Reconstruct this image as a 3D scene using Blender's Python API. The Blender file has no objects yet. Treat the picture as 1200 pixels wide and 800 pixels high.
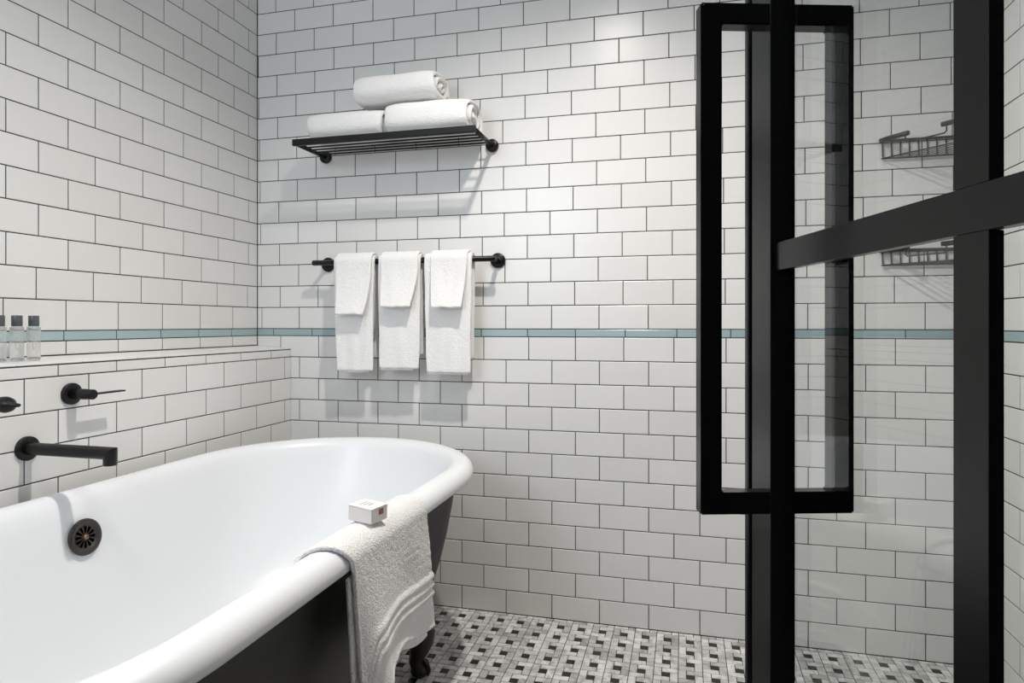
import bpy, math, random
from mathutils import Vector, Matrix, noise
rnd = random.Random(7)
C = bpy.context.scene.collection
PI = math.pi

# ------------------------------------------------------------------ materials
def mat(name, color, rough=.5, metal=0, spec=.5, coat=0, coat_rough=.1, sheen=0):
    m = bpy.data.materials.new(name); m.use_nodes = True
    b = m.node_tree.nodes['Principled BSDF']
    b.inputs['Base Color'].default_value = (*color, 1)
    b.inputs['Roughness'].default_value = rough
    b.inputs['Metallic'].default_value = metal
    b.inputs['Specular IOR Level'].default_value = spec
    b.inputs['Coat Weight'].default_value = coat
    b.inputs['Coat Roughness'].default_value = coat_rough
    b.inputs['Sheen Weight'].default_value = sheen
    return m
def nd(m, t): return m.node_tree.nodes.new(t)
def lk(m, a, b): m.node_tree.links.new(a, b)
def bump(m, scale, dist, strength=1., kind='noise', detail=3, extra=None):
    b = m.node_tree.nodes['Principled BSDF']
    tc = nd(m, 'ShaderNodeTexCoord'); bp = nd(m, 'ShaderNodeBump')
    if kind == 'noise':
        t = nd(m, 'ShaderNodeTexNoise'); t.inputs['Detail'].default_value = detail; out = t.outputs['Fac']
    else:
        t = nd(m, 'ShaderNodeTexVoronoi'); out = t.outputs['Distance']
    t.inputs['Scale'].default_value = scale
    lk(m, tc.outputs['Object'], t.inputs['Vector'])
    if extra:
        t2 = nd(m, 'ShaderNodeTexNoise'); t2.inputs['Scale'].default_value = extra[0]; t2.inputs['Detail'].default_value = 2
        lk(m, tc.outputs['Object'], t2.inputs['Vector'])
        ma = nd(m, 'ShaderNodeMath'); ma.operation = 'MULTIPLY_ADD'
        lk(m, t2.outputs['Fac'], ma.inputs[0]); ma.inputs[1].default_value = extra[1]; lk(m, out, ma.inputs[2]); out = ma.outputs[0]
    bp.inputs['Distance'].default_value = dist; bp.inputs['Strength'].default_value = strength
    lk(m, out, bp.inputs['Height']); lk(m, bp.outputs['Normal'], b.inputs['Normal'])
def shade_attr(m, dark, light, attr='shade'):
    b = m.node_tree.nodes['Principled BSDF']
    a = nd(m, 'ShaderNodeAttribute'); a.attribute_name = attr
    mx = nd(m, 'ShaderNodeMix'); mx.data_type = 'RGBA'
    mx.inputs['A'].default_value = (*dark, 1); mx.inputs['B'].default_value = (*light, 1)
    lk(m, a.outputs['Fac'], mx.inputs['Factor']); lk(m, mx.outputs['Result'], b.inputs['Base Color'])
    return mx

TILE = mat('glazed_white_tile', (.74, .73, .715), .3, spec=.45)
shade_attr(TILE, (.715, .705, .69), (.755, .748, .735)); bump(TILE, 9, .0012, .6)
BLUE = mat('glazed_blue_tile', (.25, .37, .40), .22); shade_attr(BLUE, (.31, .41, .435), (.37, .48, .50)); bump(BLUE, 9, .001, .5)
GROUT = mat('dark_grout', (.035, .032, .03), .9)
MARBLE = mat('marble_mosaic', (.6, .6, .58), .3)
_mx = shade_attr(MARBLE, (.42, .415, .405), (.80, .795, .78))
_b = MARBLE.node_tree.nodes['Principled BSDF']; _t = nd(MARBLE, 'ShaderNodeTexNoise'); _t.inputs['Scale'].default_value = 26
_t.inputs['Detail'].default_value = 6; _t.inputs['Distortion'].default_value = 1.4
_c = nd(MARBLE, 'ShaderNodeTexCoord'); lk(MARBLE, _c.outputs['Object'], _t.inputs['Vector'])
_r = nd(MARBLE, 'ShaderNodeValToRGB'); _r.color_ramp.elements[0].position = .36; _r.color_ramp.elements[0].color = (.62, .62, .62, 1); _r.color_ramp.elements[1].position = .56; _r.color_ramp.elements[1].color = (1, 1, 1, 1)
lk(MARBLE, _t.outputs['Fac'], _r.inputs['Fac'])
_m2 = nd(MARBLE, 'ShaderNodeMix'); _m2.data_type = 'RGBA'; _m2.blend_type = 'MULTIPLY'; _m2.inputs['Factor'].default_value = 1
lk(MARBLE, _mx.outputs['Result'], _m2.inputs['A']); lk(MARBLE, _r.outputs['Color'], _m2.inputs['B']); lk(MARBLE, _m2.outputs['Result'], _b.inputs['Base Color'])
BLACKST = mat('black_marble', (.012, .012, .012), .25)
DIMWALL = mat('dim_room_wall', (.03, .03, .032), .8)  # dimness of the unseen room put into the wall colour
PLASTER = mat('ceiling_paint', (.8, .79, .77), .8)
BLACK = mat('matte_black_metal', (.004, .004, .004), .36, spec=.32); bump(BLACK, 60, .0002, .2)
DOORBLK = mat('black_powder_coated_steel', (.004, .004, .004), .27, spec=.3); bump(DOORBLK, 25, .0002, .25)
WIRE = mat('dark_bronze_wire', (.014, .013, .012), .4, spec=.4)
ENAMEL = mat('white_enamel', (.755, .768, .785), .34, spec=.4, coat=.08, coat_rough=.06)
SHELL = mat('black_tub_paint', (.003, .003, .003), .45, spec=.3); bump(SHELL, 14, .004, .4)
IRON = mat('dark_cast_iron', (.012, .008, .0065), .4, spec=.4); bump(IRON, 40, .002, .4)
TERRY = mat('white_terry', (.86, .85, .84), .95, spec=.1, sheen=.3); bump(TERRY, 340, .0028, .6, 'voronoi', extra=(90, 1.2))
TERRYB = mat('white_terry_bath_towel', (.85, .84, .83), .95, spec=.1, sheen=.3); bump(TERRYB, 300, .006, .8, 'noise', detail=3)
DRAIN = mat('aged_bronze', (.034, .029, .026), .42, metal=.2)
HOLE = mat('drain_opening', (.001, .001, .001), 1, spec=0)
BRASS = mat('worn_brass_screw', (.30, .17, .10), .4, metal=.8)
CARD = mat('white_card', (.80, .76, .74), .5)
PINK = mat('dusty_pink_print', (.28, .10, .11), .5)
PRINT = mat('grey_print', (.38, .35, .35), .5)
CAPM = mat('grey_bottle_cap', (.085, .09, .095), .35)
BOTTLE = mat('clear_bottle', (.86, .86, .85), .12)
_b = BOTTLE.node_tree.nodes['Principled BSDF']; _b.inputs['Transmission Weight'].default_value = .8; _b.inputs['IOR'].default_value = 1.2
LETTER = mat('silver_lettering', (.45, .46, .46), .3)
WOODTRIM = mat('white_trim_paint', (.75, .75, .74), .4)
def lamp_mat(name, col, s):
    m = bpy.data.materials.new(name); m.use_nodes = True; nt = m.node_tree; nt.nodes.clear()
    e = nt.nodes.new('ShaderNodeEmission'); o = nt.nodes.new('ShaderNodeOutputMaterial')
    e.inputs['Color'].default_value = (*col, 1); e.inputs['Strength'].default_value = s
    nt.links.new(e.outputs[0], o.inputs[0]); return m
LENS = lamp_mat('lamp_lens', (1, .93, .84), 6)
SKYM = lamp_mat('daylight_sky', (.80, .90, 1), 3)
def glass_mat():
    m = bpy.data.materials.new('clear_glass'); m.use_nodes = True; nt = m.node_tree; nt.nodes.clear()
    o = nt.nodes.new('ShaderNodeOutputMaterial'); mx = nt.nodes.new('ShaderNodeMixShader')
    tr = nt.nodes.new('ShaderNodeBsdfTransparent'); gl = nt.nodes.new('ShaderNodeBsdfGlossy')
    tr.inputs['Color'].default_value = (.935, .945, .94, 1); gl.inputs['Roughness'].default_value = 0
    fr = nt.nodes.new('ShaderNodeFresnel'); ge = nt.nodes.new('ShaderNodeNewGeometry'); ma = nt.nodes.new('ShaderNodeMath')
    ma.operation = 'MULTIPLY_ADD'; ma.inputs[1].default_value = 1/1.5-1.5; ma.inputs[2].default_value = 1.5
    nt.links.new(ge.outputs['Backfacing'], ma.inputs[0]); nt.links.new(ma.outputs[0], fr.inputs['IOR'])
    nt.links.new(fr.outputs[0], mx.inputs[0]); nt.links.new(tr.outputs[0], mx.inputs[1]); nt.links.new(gl.outputs[0], mx.inputs[2])
    nt.links.new(mx.outputs[0], o.inputs[0]); return m
GLASS = glass_mat()

# ------------------------------------------------------------------ mesh helpers
class MB:
    def __init__(s): s.v = []; s.f = []; s.m = []; s.sh = []; s.smooth = []
    def face(s, idx, m=0, sh=0., sm=False): s.f.append(idx); s.m.append(m); s.sh.append(sh); s.smooth.append(sm)
    def add(s, verts, faces, m=0, sh=0., sm=False):
        k = len(s.v); s.v += [tuple(p) for p in verts]
        for f in faces: s.face([i+k for i in f], m, sh, sm)
    def box(s, lo, hi, m=0, bev=0., M=None):
        import bmesh
        bm = bmesh.new(); bmesh.ops.create_cube(bm, size=1)
        for v in bm.verts: v.co = Vector([(lo[i]+hi[i])/2 + v.co[i]*(hi[i]-lo[i]) for i in range(3)])
        if bev: bmesh.ops.bevel(bm, geom=bm.edges[:], offset=bev, segments=2, affect='EDGES', profile=.5)
        if M is not None: bm.transform(M)
        bm.verts.index_update()
        s.add([v.co.copy() for v in bm.verts], [[v.index for v in f.verts] for f in bm.faces], m); bm.free()
    def tube(s, pts, r, n=10, m=0, caps=True, squash=None):
        pts = [Vector(p) for p in pts]; N = len(pts); rr = r if isinstance(r, (list, tuple)) else [r]*N
        ts = [((pts[min(i+1, N-1)]-pts[max(i-1, 0)]).normalized()) for i in range(N)]
        a = ts[0].orthogonal().normalized(); k = len(s.v)
        for i in range(N):
            t = ts[i]; a = (a - t*a.dot(t)).normalized(); b = t.cross(a)
            for j in range(n):
                q = pts[i] + (a*math.cos(2*PI*j/n) + b*math.sin(2*PI*j/n))*rr[i]
                s.v.append(tuple(q))
        for i in range(N-1):
            for j in range(n):
                s.face([k+i*n+j, k+i*n+(j+1) % n, k+(i+1)*n+(j+1) % n, k+(i+1)*n+j], m, 0, True)
        if caps:
            s.face([k+j for j in range(n)][::-1], m); s.face([k+(N-1)*n+j for j in range(n)], m)
    def lathe(s, prof, origin, axis, n=32, m=0, sm=True):
        """prof = [(distance along axis, radius)]"""
        ax = Vector(axis).normalized(); a = ax.orthogonal().normalized(); b = ax.cross(a); o = Vector(origin); k = len(s.v)
        for (h, r) in prof:
            for j in range(n):
                s.v.append(tuple(o + ax*h + (a*math.cos(2*PI*j/n)+b*math.sin(2*PI*j/n))*max(r, 1e-5)))
        for i in range(len(prof)-1):
            for j in range(n):
                s.face([k+i*n+j, k+i*n+(j+1) % n, k+(i+1)*n+(j+1) % n, k+(i+1)*n+j], m, 0, sm)
        s.face([k+j for j in range(n)][::-1], m); s.face([k+(len(prof)-1)*n+j for j in range(n)], m)
    def grid(s, rows, m=0, closed=False, sm=True):
        k = len(s.v); n = len(rows[0])
        for r in rows: s.v += [tuple(p) for p in r]
        for i in range(len(rows)-1):
            for j in range(n if closed else n-1):
                s.face([k+i*n+j, k+i*n+(j+1) % n, k+(i+1)*n+(j+1) % n, k+(i+1)*n+j], m, 0, sm)
    def build(s, name, mats, parent=None, origin=None):
        me = bpy.data.meshes.new(name)
        o0 = Vector(origin) if origin is not None else (parent.location.copy() if parent is not None and parent.get('_root') else Vector((0, 0, 0)))
        if parent is not None and origin is None: o0 = ROOTLOC.get(parent.name, Vector((0, 0, 0)))
        me.from_pydata([tuple(Vector(p)-o0) for p in s.v], [], s.f)
        if not isinstance(mats, (list, tuple)): mats = [mats]
        for m in mats: me.materials.append(m)
        me.polygons.foreach_set('material_index', s.m); me.polygons.foreach_set('use_smooth', s.smooth)
        if any(s.sh):
            at = me.attributes.new('shade', 'FLOAT', 'FACE'); at.data.foreach_set('value', s.sh)
        me.update()
        o = bpy.data.objects.new(name, me); C.objects.link(o)
        if parent is not None: o.parent = parent; ROOTLOC[o.name] = o0
        else: o.location = o0; ROOTLOC[o.name] = o0
        return o
ROOTLOC = {}
def empty(name, loc):
    o = bpy.data.objects.new(name, None); o.empty_display_size = .05; C.objects.link(o); o.location = loc; ROOTLOC[o.name] = Vector(loc); return o
def tag(o, label, cat, group=None):
    o['label'] = label; o['category'] = cat
    if group: o['group'] = group
    return o
def struct(o): o['kind'] = 'structure'; return o
def copy_tree(o, parent=None):
    c = o.copy(); C.objects.link(c); c.parent = parent
    for ch in list(o.children): copy_tree(ch, c)
    return c
def smooth_mod(o, lv=1):
    md = o.modifiers.new('subdiv', 'SUBSURF'); md.levels = lv; md.render_levels = lv
def autosmooth(o, ang=.6):
    me = o.data
    import bmesh
    bm = bmesh.new(); bm.from_mesh(me)
    for f in bm.faces: f.smooth = True
    for e in bm.edges: e.smooth = not (len(e.link_faces) == 2 and e.calc_face_angle() > ang)
    bm.to_mesh(me); bm.free()

# ------------------------------------------------------------------ room dimensions
H = .0775; W = .1573; HU = 1.0079; TS = .0262          # tile rows, tile length, upper-row factor, blue strip
ZB = 12*H                                               # underside of the blue strip
ZT = ZB+TS
XR = 2.301; YF = -2.62; ZC = 2.42
LX = .1429                                              # ledge depth
LZB, LZF = .893, .883                                   # ledge top at wall / at front (slopes for drainage)
G = .0029

def tile(mb, o, ud, vd, nd_, u0, u1, v0, v1, m, top=None):
    """one glazed tile with pillowed edges; face lies on the plane through o"""
    if u1-u0 < .004 or v1-v0 < .004: return
    g = G/2; u0 += g; u1 -= g; v0 += g; v1 -= g; b = .0014; th = .0026
    t = [rnd.uniform(-.00012, .00012) for _ in range(3)]
    P = lambda u, v, h: o+ud*u+vd*v+nd_*h
    hh = lambda u, v: t[0]+t[1]*(1 if u > (u0+u1)/2 else -1)+t[2]*(1 if v > (v0+v1)/2 else -1)
    base = [(u0, v0), (u1, v0), (u1, v1), (u0, v1)]; inn = [(u0+b, v0+b), (u1-b, v0+b), (u1-b, v1-b), (u0+b, v1-b)]
    vs = [P(u, v, -th) for u, v in base]+[P(u, v, hh(u, v)-.0007) for u, v in base]+[P(u, v, hh(u, v)) for u, v in inn]
    fs = [[8, 9, 10, 11]]
    for i in range(4):
        j = (i+1) % 4; fs += [[i, j, 4+j, 4+i], [4+i, 4+j, 8+j, 8+i]]
    mb.add(vs, fs, m, rnd.random()*.98+.01)

def rows():
    """(n, z0, z1): n>0 above the strip, n<0 below"""
    out = [(-k, ZB-k*H, ZB-(k-1)*H) for k in range(1, 13)]
    n = 1; z = ZT
    while z < ZC: out.append((n, z, min(z+H*HU, ZC))); z += H*HU; n += 1
    return out

X, Y, Z = Vector((1, 0, 0)), Vector((0, 1, 0)), Vector((0, 0, 1))
# back wall (plane y=0, seen from -y)
mb = MB(); mb.box((-.12, .0018, -.05), (XR+.12, .12, ZC+.05), 0)
c0 = .8848; LEAN = .0169
for n, z0, z1 in rows():
    par = (n % 2) if n > 0 else ((-n+1) % 2)
    sh = -LEAN*max(0, (z0+z1)/2-ZB)
    for k in range(-20, 26):
        c = 2*k+par; a = c0+c*W/2+sh; b = a+W
        a = max(a, 0); b = min(b, XR)
        if b-a > .004: tile(mb, Vector((0, 0, 0)), X, Z, -Y, a, b, z0, z1, 1)
for k in range(-12, 16):
    a = max(0, c0+2*W+k*W*1.028); b = min(XR, c0+2*W+(k+1)*W*1.028)
    if b-a > .004: tile(mb, Vector((0, 0, 0)), X, Z, -Y, a, b, ZB, ZT, 2)
struct(mb.build('wall_back', [GROUT, TILE, BLUE]))
# left wall (plane x=0) : u runs along -y
mb = MB(); mb.box((-.12, YF-.12, -.05), (-.0018, .0018, ZC+.05), 0)
for n, z0, z1 in rows():
    if n < -1: continue
    if n == -1: z0 = LZB+.001
    par = (n+1) % 2
    for k in range(-3, 22):
        d = 2*k+par; a = -.030+d*W/2+(.006 if n < 3 else 0); b = a+W
        a = max(a, 0); b = min(b, -YF)
        if b-a > .004: tile(mb, Vector((0, 0, 0)), -Y, Z, X, a, b, z0, z1, 1)
for k in range(-2, 22):
    a = max(0, -.030+k*W+.012); b = min(-YF, a+W if k > 0 else -.030+(k+1)*W+.012)
    if b-a > .004: tile(mb, Vector((0, 0, 0)), -Y, Z, X, a, b, ZB, ZT, 2)
struct(mb.build('wall_left', [GROUT, TILE, BLUE]))
# right wall (plane x=XR), its unseen near end darkened for the door reflections
mb = MB(); mb.box((XR+.0018, -1.2, -.05), (XR+.12, .0018, ZC+.05), 0); mb.box((XR, YF-.12, -.05), (XR+.12, -1.2, ZC+.05), 3)
for n, z0, z1 in rows():
    for k in range(-2, 22):
        a = (k+.5*(n % 2))*W+.04; b = a+W; a = max(a, 0); b = min(b, 1.2)
        if b-a > .004: tile(mb, Vector((XR, 0, 0)), -Y, Z, -X, a, b, z0, z1, 1)
for k in range(-2, 22):
    a = max(0, k*W+.1); b = min(1.2, k*W+.1+W)
    if b-a > .004: tile(mb, Vector((XR, 0, 0)), -Y, Z, -X, a, b, ZB, ZT, 2)
struct(mb.build('wall_right', [GROUT, TILE, BLUE, DIMWALL]))
# front wall behind the camera, darkened for its reflections, opening added for the fill
WX0, WX1, WZ0, WZ1 = .12, .82, 1.25, 2.15
mb = MB()
for lo, hi in (((-.12, YF-.12, -.05), (WX0, YF, ZC+.05)), ((WX1, YF-.12, -.05), (XR+.12, YF, ZC+.05)),
               ((WX0, YF-.12, -.05), (WX1, YF, WZ0)), ((WX0, YF-.12, WZ1), (WX1, YF, ZC+.05))):
    mb.box(lo, hi, 0)
struct(mb.build('wall_front', [DIMWALL]))
mb = MB()
for lo, hi in (((WX0, YF-.09, WZ0), (WX0+.05, YF+.01, WZ1)), ((WX1-.05, YF-.09, WZ0), (WX1, YF+.01, WZ1)),
               ((WX0+.05, YF-.09, WZ0), (WX1-.05, YF+.01, WZ0+.05)), ((WX0+.05, YF-.09, WZ1-.05), (WX1-.05, YF+.01, WZ1)),
               (((WX0+WX1)/2-.02, YF-.07, WZ0+.05), ((WX0+WX1)/2+.02, YF-.01, WZ1-.05))):
    mb.box(lo, hi, 0, .003)
struct(mb.build('fill_window_1', [WOODTRIM]))  # unseen window, added to carry the cool fill light
# ceiling
mb = MB(); mb.box((-.12, YF-.12, ZC), (XR+.12, .12, ZC+.1), 0); struct(mb.build('ceiling', [PLASTER]))
# ledge half wall
mb = MB()
mb.box((-.0018, YF, 0), (LX-.0018, 0, LZF-.0022), 0)
for m_ in range(1, 13):
    z0 = ZB-m_*H; z1 = z0+H
    if m_ == 1: z1 = LZF-.001
    for k in range(-5, 20):
        e = 2*k+(m_ % 2); a = .353+e*W/2; b = a+W; a = max(a, 0); b = min(b, -YF)
        if b-a > .004: tile(mb, Vector((LX, 0, 0)), -Y, Z, X, a, b, z0, z1-(.0025 if m_ == 1 else 0), 1)
sl = Vector((-LX, 0, LZB-LZF)); sln = sl.length; sld = sl.normalized(); nn = Vector((LZB-LZF, 0, LX)).normalized()
for k in range(-2, 20):
    a = max(0, .05+k*W); b = min(-YF, .05+(k+1)*W)
    if b-a > .004: tile(mb, Vector((LX-.0005, 0, LZF)), -Y, sld, nn, a, b, .0035, sln-.001, 1)
mb.add([(LX-.002, 0, LZF-.003), (LX-.002, YF, LZF-.003), (0, YF, LZF-.003), (0, 0, LZF-.003), (LX-.002, 0, LZF-.002), (LX-.002, YF, LZF-.002), (0, YF, LZB-.002), (0, 0, LZB-.002)],
       [[0, 1, 5, 4], [4, 5, 6, 7], [2, 3, 7, 6], [0, 4, 7, 3], [1, 2, 6, 5]], 0)
struct(mb.build('wall_ledge', [GROUT, TILE, BLUE]))
# floor : pinwheel mosaic
mb = MB(); mb.box((-.12, YF-.12, -.06), (XR+.12, .12, -.0018), 0)
p = .0670; q = p/3; x0 = 1.127-20*p; yo = -.018
def piece(u0, u1, v0, v1, m):
    u0 = max(u0, LX); u1 = min(u1, XR); v1 = min(v1, 0)
    if u1-u0 < .003 or v1-v0 < .003: return
    g = .0011; u0 += g; u1 -= g; v0 += g; v1 -= g; b = .0007; j = rnd.uniform(-.0002, .0002)
    vs = [(u0, v0, -.002), (u1, v0, -.002), (u1, v1, -.002), (u0, v1, -.002), (u0, v0, j-.0004), (u1, v0, j-.0004), (u1, v1, j-.0004), (u0, v1, j-.0004),
          (u0+b, v0+b, j), (u1-b, v0+b, j), (u1-b, v1-b, j), (u0+b, v1-b, j)]
    fs = [[8, 9, 10, 11]]
    for i in range(4):
        k = (i+1) % 4; fs += [[i, k, 4+k, 4+i], [4+i, 4+k, 8+k, 8+i]]
    r = rnd.random(); r = r**.55
    if rnd.random() < .05: r *= .35
    mb.add(vs, fs, m, r*.98+.01)
for i in range(0, 40):
    for j in range(-1, 46):
        cx_, cy_ = x0+i*p, yo-j*p      # top (far) left corner
        piece(cx_, cx_+q, cy_-2*q, cy_, 1); piece(cx_+q, cx_+3*q, cy_-q, cy_, 1)
        piece(cx_+q, cx_+2*q, cy_-2*q, cy_-q, 2); piece(cx_+2*q, cx_+3*q, cy_-3*q, cy_-q, 1); piece(cx_, cx_+2*q, cy_-3*q, cy_-2*q, 1)
struct(mb.build('floor', [GROUT, MARBLE, BLACKST]))

# ------------------------------------------------------------------ bathtub
TX, TY = .598, -.98
tub = empty('bathtub', (TX, TY, 0)); tag(tub, 'white enamel roll-top bathtub with black outside on clawed feet below the tiled ledge', 'bathtub')
def ring(w, hl, e, z, n=24):
    pts = []
    for i in range(n+1):
        a = PI*i/n; pts.append((TX+w*math.cos(a), TY+hl+e*math.sin(a), z))
    m_ = 10
    for i in range(1, m_): pts.append((TX-w, TY+hl-2*hl*i/m_, z))
    for i in range(n+1):
        a = PI+PI*i/n; pts.append((TX+w*math.cos(a), TY-hl+e*math.sin(a), z))
    for i in range(1, m_): pts.append((TX+w, TY-hl+2*hl*i/m_, z))
    return pts
HL = .435
ins = [(.02, .20, .02, .156), (.12, .24, .10, .156), (.19, .27, .15, .162), (.235, .30, .19, .180), (.262, .33, .225, .215), (.285, .36, .26, .27), (.300, .385, .285, .34), (.316, .405, .312, .42), (.328, .425, .328, .50), (.337, HL, .337, .555)]
rim = [(.344, .582), (.351, .594), (.361, .6015), (.372, .604), (.385, .603), (.397, .598), (.406, .589), (.4105, .578), (.410, .568), (.405, .560), (.397, .556), (.386, .558), (.377, .564), (.372, .568)]
mb = MB()
R = [ring(*r) for r in ins]+[ring(w, HL, w, z) for w, z in rim]
mb.grid(R[::-1], 0, closed=True); k = len(R[0]); mb.face([len(mb.v)-k+i for i in range(k)][::-1], 0)
basin = mb.build('basin', ENAMEL, tub)
mb = MB()
outs = [(.372, HL, .372, .570), (.364, HL, .362, .553), (.357, .43, .348, .49), (.348, .418, .332, .42), (.337, .40, .312, .35), (.320, .375, .288, .28), (.293, .345, .258, .21), (.255, .31, .22, .16), (.20, .28, .165, .125), (.10, .24, .08, .112), (.02, .22, .02, .110)]
R = [ring(*r) for r in outs]; mb.grid(R, 0, closed=True); k = len(R[0]); mb.face([len(mb.v)-k+i for i in range(k)], 0)
shell = mb.build('outer_shell', SHELL, tub); shell['label'] = 'black painted outside of the tub'
# overflow grille on the inner back wall
oc = Vector((.2712, -.952, .507)); ax = Vector((.985, 0, .17)).normalized()
mb = MB(); mb.lathe([(-.004, .035), (.003, .0395), (.006, .039), (.0075, .036), (.0065, .027), (.0040, .0255), (.004, .001)], oc, ax, 48)
ov = mb.build('overflow_grille', DRAIN, tub); ov['label'] = 'dark bronze round overflow grille'
a1 = ax.orthogonal().normalized(); b1 = ax.cross(a1)
for i in range(12):
    t = 2*PI*i/12+.13; d = a1*math.cos(t)+b1*math.sin(t); s_ = ax.cross(d)
    mb = MB(); vs = []
    for h in (.0035, .0048):
        vs += [oc+ax*h+d*.0088-s_*.0012, oc+ax*h+d*.0088+s_*.0012, oc+ax*h+d*.0215+s_*.0032, oc+ax*h+d*.0235, oc+ax*h+d*.0215-s_*.0032]
    mb.add(vs, [[5, 6, 7, 8, 9], [0, 1, 6, 5], [1, 2, 7, 6], [2, 3, 8, 7], [3, 4, 9, 8], [4, 0, 5, 9]], 0); mb.build('slot', HOLE, ov)
mb = MB(); mb.lathe([(.004, .0060), (.0075, .0056), (.009, .0036)], oc, ax, 20); mb.lathe([(.0085, .0014), (.0094, .0012)], oc, ax, 10, 1); s = mb.build('screw', [BRASS, HOLE], ov); s['label'] = 'worn brass screw'
# feet
def foot(dx, dy):
    mb = MB(); bx, by = dx, dy
    n = Vector((bx, by, 0)).normalized(); s_ = Vector((-n.y, n.x, 0))
    base = Vector((TX, TY, 0))+Vector(FEET[(bx, by)])
    path = [(.012, .300, .012), (.014, .285, .016), (.006, .262, .016), (-.008, .235, .022), (-.004, .205, .031), (.002, .165, .036), (.010, .128, .041), (.010, .095, .037), (.004, .066, .027), (-.006, .044, .020), (.002, .026, .022), (.006, .014, .023), (.008, .003, .018)]
    ring_ = []
    for (o, z, r) in path:
        c = base+n*o+Z*z
        ring_.append([c+(s_*math.cos(2*PI*j/14)*r*1.15+n*math.sin(2*PI*j/14)*r*.85)*(1+.10*math.cos(3*2*PI*j/14)) for j in range(14)])
    mb.grid(ring_, 0, closed=True); kk = len(mb.v); mb.face(list(range(kk-14, kk)), 0); mb.face(list(range(14))[::-1], 0)
    for a in (-.75, 0, .75):               # claws gripping a ball
        d = n*math.cos(a)+s_*math.sin(a); c = base+n*.006
        mb.tube([c+d*.008+Z*.042, c+d*.022+Z*.034, c+d*.028+Z*.018, c+d*.025+Z*.003], [.006, .008, .007, .003], 8)
    mb.lathe([(0, .012), (.006, .021), (.016, .025), (.027, .022), (.035, .012)], base+n*.008, Z, 20)
    for a in (-1, 1):                       # scrolled knee leaves
        mb.tube([base+n*.012+s_*a*.018+Z*.17, base+n*.028+s_*a*.022+Z*.14, base+n*.024+s_*a*.018+Z*.105], [.007, .011, .004], 8)
    return mb.build('claw_foot', IRON, tub)
FEET = {(.62, .78): (.232, .545, 0), (-.62, .78): (-.232, .545, 0), (.62, -.78): (.232, -.545, 0), (-.62, -.78): (-.232, -.545, 0)}
for key in FEET: foot(*key)

# ------------------------------------------------------------------ taps on the ledge wall
sp = empty('bath_spout', (LX, -.978, .70)); tag(sp, 'long straight matte black spout on the ledge wall reaching over the bathtub', 'bath spout')
mb = MB(); mb.lathe([(0, .0265), (.006, .0265), (.0075, .025), (.0075, .014)], (LX, -.978, .70), X, 40); mb.build('flange', BLACK, sp)
def elbow(mb, x0, xc, y, z, zend, r, n=32):
    rings = []
    offs = [(math.cos(2*PI*j/n)*r, math.sin(2*PI*j/n)*r) for j in range(n)]
    for x in (x0, x0+.01, xc-r): rings.append([(x, y+a_, z+b_) for a_, b_ in offs])
    rings.append([(xc+b_, y+a_, z+b_) for a_, b_ in offs])
    return rings, [[(xc+b_, y+a_, z+b_) for a_, b_ in offs], [(xc+b_, y+a_, zend+.001) for a_, b_ in offs], [(xc+b_*.93, y+a_*.93, zend) for a_, b_ in offs]]
mb = MB(); ra, rb = elbow(mb, LX+.004, LX+.227, -.978, .70, .675, .0135); mb.grid(ra, 0, closed=True); n_ = 32; mb.face(list(range(n_))[::-1])
o_ = mb.build('pipe', BLACK, sp)
mb = MB(); mb.grid(rb, 0, closed=True); mb.face([len(mb.v)-n_+i for i in range(n_)]); mb.build('outlet', BLACK, sp)
hb = empty('lever_tap', (LX, -.873, .809)); tag(hb, 'black lever tap on the ledge wall right of the spout', 'tap')
def handle(rt, y, z):
    mb = MB(); mb.lathe([(0, .0255), (.006, .0255), (.0075, .024), (.0075, .012)], (LX, y, z), X, 40); mb.build('flange', BLACK, rt)
    mb = MB(); mb.lathe([(.004, .0125), (.046, .0125), (.0475, .0118), (.066, .0118), (.0675, .0108)], (LX, y, z), X, 32); mb.build('body', BLACK, rt)
    mb = MB(); mb.box((LX+.048, y-.004, z-.0016), (LX+.066, y+.090, z+.0022), 0, .001); mb.build('lever', BLACK, rt)
handle(hb, -.873, .809)
kb = empty('shower_diverter', (LX, -1.088, .812)); tag(kb, 'black oval tap cut by the left edge, left of the spout', 'tap')
mb = MB(); mb.lathe([(0, .0255), (.006, .0255), (.0075, .024), (.0075, .012)], (LX, -1.088, .812), X, 40); mb.build('flange', BLACK, kb)
mb = MB(); mb.lathe([(.004, .009), (.062, .009), (.066, .0125), (.075, .0155), (.088, .0165), (.099, .0135), (.106, .008), (.110, .0045), (.122, .0035), (.124, .002)], (LX, -1.088, .812), X, 32); mb.build('knob', BLACK, kb)

# ------------------------------------------------------------------ toiletry bottles on the ledge
def ledge_z(x): return LZB+(LZF-LZB)*x/LX
bl = (.07, -.9035, ledge_z(.07)+.0008)
bt = empty('toiletry_bottle', bl)
mb = MB(); mb.lathe([(0, .0118), (.0012, .0130), (.003, .0134), (.074, .0134), (.0775, .0128), (.079, .0100), (.081, .0090)], bl, Z, 32); mb.build('bottle_body', BOTTLE, bt)
mb = MB(); mb.lathe([(.0795, .0100), (.0805, .0106), (.1025, .0106), (.104, .0100)], bl, Z, 32); mb.build('cap', CAPM, bt)
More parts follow.
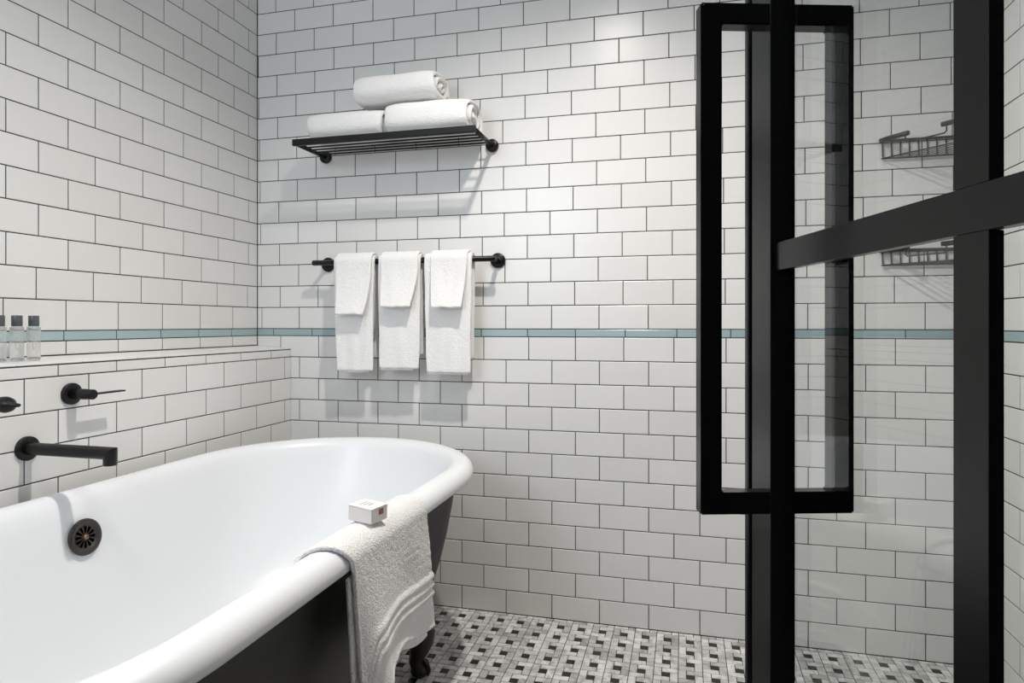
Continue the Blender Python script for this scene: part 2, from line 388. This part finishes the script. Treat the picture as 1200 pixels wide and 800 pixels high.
# vertical lettering wrapped on the body, facing the room
def frame_glyph(mb, c_ang, z, w, h, closed=True):
    th = .0008; r = .0137
    def P(u, v): a = c_ang+u/r; return Vector(bl)+Vector((r*math.cos(a), r*math.sin(a), v))
    pts = [(-w, z), (w*.6, z), (w, z+h*.25), (w, z+h*.75), (w*.6, z+h), (-w, z+h)]
    if closed: pts.append(pts[0])
    mb.tube([P(*pp) for pp in pts], th*.6, 5)
mb = MB(); a0 = -.55
frame_glyph(mb, a0, .012, .0035, .013, False); frame_glyph(mb, a0, .029, .0035, .013); frame_glyph(mb, a0, .046, .0035, .012)
mb.build('lettering', LETTER, bt)
tag(bt, 'small clear bottle with dark grey cap on the ledge, rightmost of the row', 'bottle', 'toiletry bottles on the tiled ledge')
for y, lab in ((-.9425, 'small clear bottle with dark grey cap on the ledge, second from the right'),
               (-.982, 'small clear bottle with grey cap on the ledge, third from right at the left edge')):
    c = copy_tree(bt); c.location = (.07, y, bl[2]); c['label'] = lab

# ------------------------------------------------------------------ towel shelf
SZ = 1.575; SX0, SX1 = .2885, .9165; SY = -.198
sh = empty('towel_shelf', ((SX0+SX1)/2, 0, SZ)); tag(sh, 'black metal wall shelf with slatted base holding the rolled towels', 'shelf')
mb = MB(); mb.box((SX0-.006, SY-.006, SZ-.011), (SX1+.006, SY+.006, SZ+.011), 0, .003); mb.build('front_rail', BLACK, sh)
for x in (SX0, SX1):
    mb = MB(); mb.tube([(x, SY+.004, SZ), (x, -.012, SZ)], .0075, 16); mb.build('side_arm', BLACK, sh)
    mb = MB(); mb.lathe([(0, .0215), (.011, .0215), (.0135, .019), (.0135, .008)], (x, 0, SZ), -Y, 32); mb.build('wall_mount', BLACK, sh)
for i in range(5):
    y = SY+.027+i*.031
    mb = MB(); mb.tube([(SX0+.003, y, SZ-.001), (SX1-.003, y, SZ-.001)], .0030, 12); mb.build('slat', BLACK, sh)

# rolled towels
def roll(name, cx_, cy_, cz, L, dy, dz, seed, label, rot=0, phase=.3):
    r_ = random.Random(seed); mb = MB(); turns = 2.6; n = 96; rows_ = []
    for k in range(n+1):
        t = k/n; ang = phase-2*PI*turns*(1-t); f = .26+.74*(t**.8)
        row = []
        sq = lambda v: math.copysign(abs(v)**.68, v)
        for j in range(17):
            s_ = j/16; x = (s_-.5)*L
            e = 1-.10*(abs(2*s_-1)**6)
            jit = .004*noise.noise(Vector((s_*3+seed, ang*.6, seed)))
            off = (.006*math.sin(ang*1.3+seed)+.004*(1-t)) * (1 if s_ > .5 else -1)
            xx = x + (off if abs(2*s_-1) > .9 else 0)
            y = sq(math.cos(ang))*(dy/2*f*e-.007+jit); z = sq(math.sin(ang))*(dz/2*f*e-.007+jit)
            z = max(z, -dz/2+.0085)
            row.append((cx_+xx*math.cos(rot)-y*math.sin(rot), cy_+xx*math.sin(rot)+y*math.cos(rot), cz+z))
        rows_.append(row)
    mb.grid(rows_)
    o = mb.build(name, TERRY, None, (cx_, cy_, cz-dz/2))
    md = o.modifiers.new('thick', 'SOLIDIFY'); md.thickness = .0135; md.offset = 0
    smooth_mod(o, 2)
    tag(o, label, 'towel', 'rolled towels on the shelf'); return o
ZS = SZ+.006
roll('rolled_towel', .4575, -.112, ZS+.0555, .272, .172, .109, 1, 'rolled white towel lying on the left half of the shelf')
roll('rolled_towel', .7465, -.114, ZS+.0615, .288, .176, .121, 2, 'rolled white towel on the right half of the shelf, its spiral end showing', phase=.15)
roll('rolled_towel', .634, -.116, ZS+.1115+.054, .290, .165, .104, 3, 'rolled white towel stacked on top of the other two', phase=.5)

# ------------------------------------------------------------------ towel rail and hanging towels
RZ = 1.187; RY = -.075; RX0, RX1 = .281, .951
tr = empty('towel_rail', ((RX0+RX1)/2, 0, RZ)); tag(tr, 'black wall-mounted towel rail with round flanges below the shelf', 'towel rail')
mb = MB(); mb.tube([(RX0, RY, RZ), (RX0+.001, RY, RZ), (RX1-.001, RY, RZ), (RX1, RY, RZ)], [.0085, .0095, .0095, .0085], 20); mb.build('rail', BLACK, tr)
for x in (.297, .936):
    mb = MB(); mb.tube([(x, RY+.002, RZ), (x, -.006, RZ)], .0075, 16); mb.build('post', BLACK, tr)
    mb = MB(); mb.lathe([(0, .0255), (.006, .0255), (.0085, .0235), (.0085, .008)], (x, 0, RZ), -Y, 36); mb.build('flange', BLACK, tr)
def hang(name, x0, x1, zf, zb, r, seed, label, group, thick, layers=1, flare=.0, tr_=(0, 0), curl=0., out=0.):
    """cloth draped over the rail: front hem at zf, back hem at zb"""
    mb = MB(); nx = 22
    for ly in range(layers):
        rr = r+ly*thick*1.02; rows_ = []
        zf_ = zf+ly*.006; path = []
        N = 36
        for k in range(N+1):
            z = zf_+(RZ-zf_)*k/N; path.append((RY-rr, z, 'f'))
        for k in range(1, 12):
            a = PI*k/12; path.append((RY-rr*math.cos(a), RZ+rr*math.sin(a), 't'))
        for k in range(0, 21):
            z = RZ-(RZ-zb)*k/20; path.append((min(RY+rr, -.010-thick/2), z, 'b'))
        for y, z, tg in path:
            row = []
            down = (RZ-z)/(RZ-zf) if z < RZ else 0
            for j in range(nx+1):
                s_ = j/nx
                xx = x0+(x1-x0)*s_+((tr_[1]*(.25 if (ly or tg != 'f') else 1))*s_**1.5+tr_[0]*(1-s_))*down**1.8
                xx += flare*down*(s_-.5)+.003*noise.noise(Vector((seed, z*9, s_*.5)))
                yy = y+(.0045*noise.noise(Vector((s_*4+seed*3, z*7, ly)))*min(1, down*3) if tg == 'f' else 0)
                if tg == 'f': yy += curl*(s_**4)*down*.6-out*down*down
                zz = z+(.003*noise.noise(Vector((seed*5, s_*4, 1)))*(1 if down > .9 else 0))
                row.append((xx, yy, zz))
            rows_.append(row)
        mb.grid(rows_)
    o = mb.build(name, TERRY, None, ((x0+x1)/2, RY, zf))
    md = o.modifiers.new('thick', 'SOLIDIFY'); md.thickness = thick; md.offset = 0
    smooth_mod(o, 1)
    tag(o, label, 'towel', group); return o
GH = 'hand towels hanging on the rail'; GW = 'washcloths folded over the hand towels'
hx = [((.374, .525), (.386, .522)), ((.541, .694), (.553, .690)), ((.709, .872), (.732, .860))]
ht = [(.012, -.026), (.005, -.028), (.007, -.016)]; wt = [(.016, -.017), (.014, -.015), (.018, -.008)]
names3 = ['left', 'middle', 'right']
zh = [.807, .818, .806]; zw = [1.005, 1.029, 1.026]
for i in range(3):
    (a, b), (c, d) = hx[i]
    hang('hand_towel', a, b, zh[i], zh[i]+.05, .0129, i+1, 'long white hand towel, the %s one of three on the rail' % names3[i], GH, .0062, 2, 0, ht[i], .006)
    hang('washcloth', c, d, zw[i], zw[i]+.03, .0278, i+11, 'short white washcloth folded over the %s hand towel' % names3[i], GW, .0085, 1, 0, wt[i], 0, .032)

# ------------------------------------------------------------------ bath towel over the tub rim
def bath_towel():
    mb = MB(); rx, rz = TX+.378, .578
    na, nb = 90, 120; rows_ = []
    for i in range(na+1):
        a = i/na                                   # 0 near edge, 1 far edge
        ytop = -1.122+a*.312; yin = -1.178+a*.345
        # bottom hem of the outside drape
        hem = .302+.042*math.exp(-((a-.42)/.28)**2)-.12*(1-min(1, a/.17))**1.4; rib = .386+.016*math.exp(-((a-.4)/.3)**2)-.085*(1-min(1, a/.11))**1.5
        yb = -1.052+.308*a
        row = []
        r = .0345
        for j in range(nb+1):
            b = j/nb
            if b < .16:                            # inside hanging part
                t = b/.16; x = .906+(rx-.0395-.906)*t*t; z = .44+(rz-.44)*t; y = yin; fold = 0
            elif b < .36:
                t = (b-.16)/.20; an = PI*(1-t); x = rx-.0008+math.cos(an)*.0387; z = rz+math.sin(an)*.0312; y = yin+(ytop-yin)*t; fold = .15*t
            else:
                t = (b-.36)/.64; z = rz+(hem-rz)*t; x = rx+.0379-.006*t
                y = ytop+(yb-ytop)*(t**.9); fold = .15+.85*t
                x += .008*t*math.sin(a*5.2+.6)+.014*t*t*math.exp(-((a-.12)/.08)**2)-.010*t*math.exp(-((a-.01)/.04)**2)
                # raised bands that run parallel to the hem
                dist = z-hem
                for c_ in (0, .0195, .039):
                    x += .0068*math.exp(-((z-rib-c_)/.0058)**2)
                x += .0025*math.exp(-((dist-.004)/.004)**2)
            x += .0010*noise.noise(Vector((a*30, b*45, 3)))
            x += .007*noise.noise(Vector((a*3.1, b*4, 9)))*fold
            z += .0006*noise.noise(Vector((a*30, b*45, 7)))
            y += .004*noise.noise(Vector((a*3, b*9, 5)))*fold
            row.append((x, y, z))
        rows_.append(row)
    mb.grid(rows_)
    # second layer under the near edge (the towel is folded double)
    rows_ = []
    for i in range(31):
        a = i/30; ytop = -1.122+a*.29; row = []
        hem = .292+.040*math.exp(-((a-.42)/.28)**2)-.13*(1-min(1, a/.20))**1.4; yb = -1.060+.29*a
        for j in range(61):
            t = j/60; z = .552+(hem-.552)*t; x = rx+.028-.004*t-.012*t*math.exp(-((a-.02)/.06)**2); y = ytop+(yb-ytop)*t
            x += .004*noise.noise(Vector((a*3.1, t*4, 4)))*t
            row.append((x, y, z))
        rows_.append(row)
    mb.grid(rows_)
    o = mb.build('bath_towel', TERRYB, None, (rx, -1.0, .60))
    md = o.modifiers.new('thick', 'SOLIDIFY'); md.thickness = .0075; md.offset = 0
    smooth_mod(o, 1)
    return tag(o, 'white terry bath towel with three ribbed bands draped over the bathtub rim', 'towel')
bath_towel()

# small box standing on the towel
box = empty('soap_box', (.981, -1.0, .619)); tag(box, 'tiny white carton with pink square standing on the towel over the bathtub rim', 'box')
BM = Matrix.Translation((.9805, -1.003, .6145)) @ Matrix.Rotation(math.radians(-12), 4, 'Z') @ Matrix.Rotation(math.radians(2), 4, 'Y')
hx_, hy_, hz_ = .0265, .0225, .027
mb = MB(); mb.box((-hx_, -hy_, 0), (hx_, hy_, hz_-.0012), 0, .0006, BM); mb.build('carton', CARD, box)
mb = MB(); mb.box((-hx_-.0003, -hy_-.0004, -.0005), (hx_+.0002, hy_+.0003, .0004), 0, .0002, BM @ Matrix.Translation((0, 0, hz_)) @ Matrix.Rotation(math.radians(1.2), 4, 'Y')); mb.build('lid_flap', CARD, box)
mb = MB(); mb.box((hx_-.0002, -.002, .012), (hx_+.0003, .011, .0225), 0, 0, BM); l = mb.build('print_square', PINK, box); l['label'] = 'dusty pink printed square'
for i in range(3):
    mb = MB(); mb.box((-.012+i*.008, -.012+i*.003, hz_+.0001), (-.0095+i*.008, .012-i*.002, hz_+.0009), 0, 0, BM); mb.build('print_line', PRINT, box)

# ------------------------------------------------------------------ shower baskets
def basket(z1, dz, label):
    cx_, cy_ = XR, 0; L = .2; x0 = 2.101
    rt = empty('shower_basket', (XR-.02, -.02, z1-dz)); tag(rt, label, 'basket', 'wire corner baskets in the shower')
    o = .006; zb = z1-dz
    rim_ = [(x0, -o), (XR-o, -o), (XR-o, -(XR-x0))]
    mb = MB()
    pa, pc = Vector((x0, -o, z1)), Vector((XR-o, -(XR-x0), z1))
    mb.tube([pa, (XR-o, -o, z1)], .0036, 8); mb.tube([(XR-o, -o, z1), pc], .0036, 8)
    mb.build('rim', WIRE, rt)
    mb = MB(); pa2 = Vector((x0+.004, -o, zb)); pc2 = Vector((XR-o, -(XR-x0)+.004, zb))
    mb.tube([pa2, (XR-o, -o, zb)], .0022, 6); mb.tube([(XR-o, -o, zb), pc2], .0022, 6); mb.tube([pa2, pc2], .0022, 6); mb.build('bottom_frame', WIRE, rt)
    for i in range(8):
        x = x0+.006+i*.0235; d = XR-o-x
        mb = MB(); mb.tube([(x, -o, z1), (x+.001, -o-.0005, zb+.006), (x+.005, -o-.004, zb), (XR-o-.004, -o-d+.005, zb), (XR-o, -o-d, zb+.006), (XR-o, -o-d, z1)], [.0022, .0022, .0013, .0013, .0022, .0022], 6)
        mb.build('wire', WIRE, rt)
    # raised front guard : two thick rods with an open middle
    D = (pc-pa).normalized(); zg = .0035
    for s0, s1 in ((.0, .082), (.168, .274)):
        mb = MB(); p0 = pa+D*s0+Z*(zg if s0 > 0 else .0); p1 = pa+D*s1+Z*zg
        mb.tube([p0-D*.001, p0, p0+D*.02+Z*(zg*.5 if s0 == 0 else 0), p1-D*.002, p1], [.0045, .0066, .0070, .0070, .0055], 14); mb.build('guard_rod', WIRE, rt)
    mb = MB(); a_ = pa+D*.072; b_ = pa+D*.180
    mb.tube([a_+Z*zg, a_-Z*.016, a_+D*.005-Z*.021, b_-D*.005-Z*.021, b_-Z*.016, b_+Z*zg], .0022, 6); mb.build('dip_wire', WIRE, rt)
    return rt
basket(1.508, .052, 'dark wire corner basket in the shower, the upper one above the door crossbar')
basket(1.186, .042, 'dark wire corner basket in the shower, the lower one just under the door crossbar')

# ------------------------------------------------------------------ shower door (open, close to the viewer)
PHI = .28287; DU = Vector((-math.sin(PHI), math.cos(PHI), 0)); DN = Vector((math.cos(PHI), math.sin(PHI), 0)); DA = Vector((1.619, -1.513, 0))
def D3(s, m, z): return DA-DU*s+DN*m+Z*z          # s towards the hinge, m to the shower side
DM = Matrix((( -DU.x, DN.x, 0, DA.x), (-DU.y, DN.y, 0, DA.y), (0, 0, 1, 0), (0, 0, 0, 1)))
door = empty('shower_door', tuple(DA)); tag(door, 'open black steel framed glass shower door with a crossbar and tall rectangular pull handle', 'shower door')
def dbox(name, s0, s1, m0, m1, z0, z1, mt=DOORBLK, bev=.0008, parent=door):
    mb = MB(); mb.box((s0, m0, z0), (s1, m1, z1), 0, bev, DM)
    return mb.build(name, mt, parent)
MS, MR = -.0036, .0172; DTOP = 2.08; SW = .72
dbox('closing_stile', -.0395, 0, MS, MR, 0, DTOP)
dbox('seal_strip', -.0476, -.0395, MS+.004, MR-.004, 0, DTOP, HOLE, 0)
dbox('edge_trim', -.0578, -.0476, MS, MR, 0, DTOP, DOORBLK, .0025)
dbox('hinge_stile', SW, SW+.04, MS, MR, 0, DTOP)
dbox('top_rail', 0, SW, MS, MR, DTOP-.04, DTOP)
dbox('bottom_rail', 0, SW, MS, MR, .0, .06)
CZ = .9736
zb0, zb1 = CZ+.53*(379.36-317)/751, CZ+.53*(379.36-285)/751
dbox('crossbar', 0, SW, 0, .0075, zb0, zb1, DOORBLK, .0004)
for s0 in (.2087, .4600):
    dbox('mullion', s0, s0+.0236, 0, .0075, .06, zb0-.0002, DOORBLK, .0004); dbox('mullion', s0, s0+.0236, 0, .0075, zb1+.0002, DTOP-.04, DOORBLK, .0004)
gp = dbox('glass_pane', -.0005, SW+.0005, .0077, .0137, .055, DTOP-.035, GLASS, 0); gp['label'] = 'clear glass pane'
# rectangular loop handle that passes through the stile
zt, zl = CZ+.53*(379.36-2)/751, CZ-.53*(603.5-379.36)/751
m0, m1, m2, m3 = -.0611, -.0433, .0499, .0684; t = .0178; s0, s1 = -.0165, -.002
import bmesh
hd = empty('pull_handle', (0, 0, 0)); bpy.data.objects.remove(hd)
bm = bmesh.new()
outer = [(m0, zl), (m3, zl), (m3, zt), (m0, zt)]; inner = [(m1, zl+t*1.03), (m2, zl+t*1.03), (m2, zt-t), (m1, zt-t)]
vs = []
for s_ in (s0, s1):
    vs.append([bm.verts.new((s_, a, b)) for a, b in outer]+[bm.verts.new((s_, a, b)) for a, b in inner])
for i in range(4):
    j = (i+1) % 4
    bm.faces.new([vs[0][i], vs[0][j], vs[0][4+j], vs[0][4+i]]); bm.faces.new([vs[1][j], vs[1][i], vs[1][4+i], vs[1][4+j]])
    bm.faces.new([vs[0][j], vs[0][i], vs[1][i], vs[1][j]]); bm.faces.new([vs[0][4+i], vs[0][4+j], vs[1][4+j], vs[1][4+i]])
bmesh.ops.recalc_face_normals(bm, faces=bm.faces[:])
bmesh.ops.bevel(bm, geom=bm.edges[:], offset=.0012, segments=2, affect='EDGES')
bm.transform(DM); bm.verts.index_update(); mb = MB(); mb.add([v.co.copy() for v in bm.verts], [[v.index for v in f.verts] for f in bm.faces]); bm.free()
mb.build('pull_handle', DOORBLK, door)

# ------------------------------------------------------------------ lamps and added daylight
def downlight(x, y, power, col, r, label, spot=150):
    rt = empty('recessed_downlight', (x, y, ZC)); tag(rt, label, 'ceiling light', 'recessed downlights in the ceiling')
    mb = MB(); mb.lathe([(0, .055), (.004, .054), (.006, .046), (.002, .042), (.001, .036)], (x, y, ZC), -Z, 40); mb.build('trim_ring', WOODTRIM, rt)
    mb = MB(); mb.lathe([(.0005, .036), (.0025, .035)], (x, y, ZC), -Z, 32); mb.build('lens', LENS, rt)
    L = bpy.data.lights.new('downlight', 'SPOT'); L.energy = power; L.color = col; L.shadow_soft_size = r; L.spot_size = math.radians(spot); L.spot_blend = 1
    o = bpy.data.objects.new('downlight_lamp', L); C.objects.link(o); o.location = (x, y, ZC-.06)
downlight(1.25, -.92, 84, (1, .955, .89), .035, 'recessed downlight above the floor beside the bathtub', 146)
downlight(1.95, -.75, 7, (1, .95, .88), .04, 'recessed downlight above the shower', 128)
downlight(.85, -1.75, 17, (1, .955, .89), .07, 'added fill downlight above the near end of the bathtub', 146)  # unseen lamp added to brighten the left wall and tub
L = bpy.data.lights.new('cool_fill', 'AREA'); L.shape = 'RECTANGLE'; L.size = .6; L.size_y = .8; L.energy = 12.5; L.color = (.80, .90, 1)  # cool fill light added in the opening behind the camera
o = bpy.data.objects.new('window_fill', L); C.objects.link(o); o.location = ((WX0+WX1)/2, YF-.01, (WZ0+WZ1)/2); o.rotation_euler = (PI/2, 0, 0)
w = bpy.data.worlds.new('World'); bpy.context.scene.world = w; w.use_nodes = True
bg = w.node_tree.nodes['Background']; bg.inputs['Color'].default_value = (.75, .86, 1, 1); bg.inputs['Strength'].default_value = 1.0

# ------------------------------------------------------------------ camera
cam = bpy.data.cameras.new('camera'); cam.sensor_width = 36; cam.lens = 36*751.02/1200
cam.shift_x = -(613.4-600)/1200; cam.shift_y = -(400-379.36)/1200; cam.clip_start = .02
co = bpy.data.objects.new('camera', cam); C.objects.link(co); co.location = (1.5466, -2.078, .9736); co.rotation_euler = (PI/2, 0, .2464)
sc = bpy.context.scene; sc.camera = co
sc.view_settings.view_transform = 'Standard'; sc.view_settings.look = 'None'; sc.view_settings.gamma = 1; sc.view_settings.exposure = .27
sc.view_settings.use_curve_mapping = False
sc.cycles.max_bounces = 12; sc.cycles.diffuse_bounces = 6; sc.cycles.glossy_bounces = 6; sc.cycles.transparent_max_bounces = 16
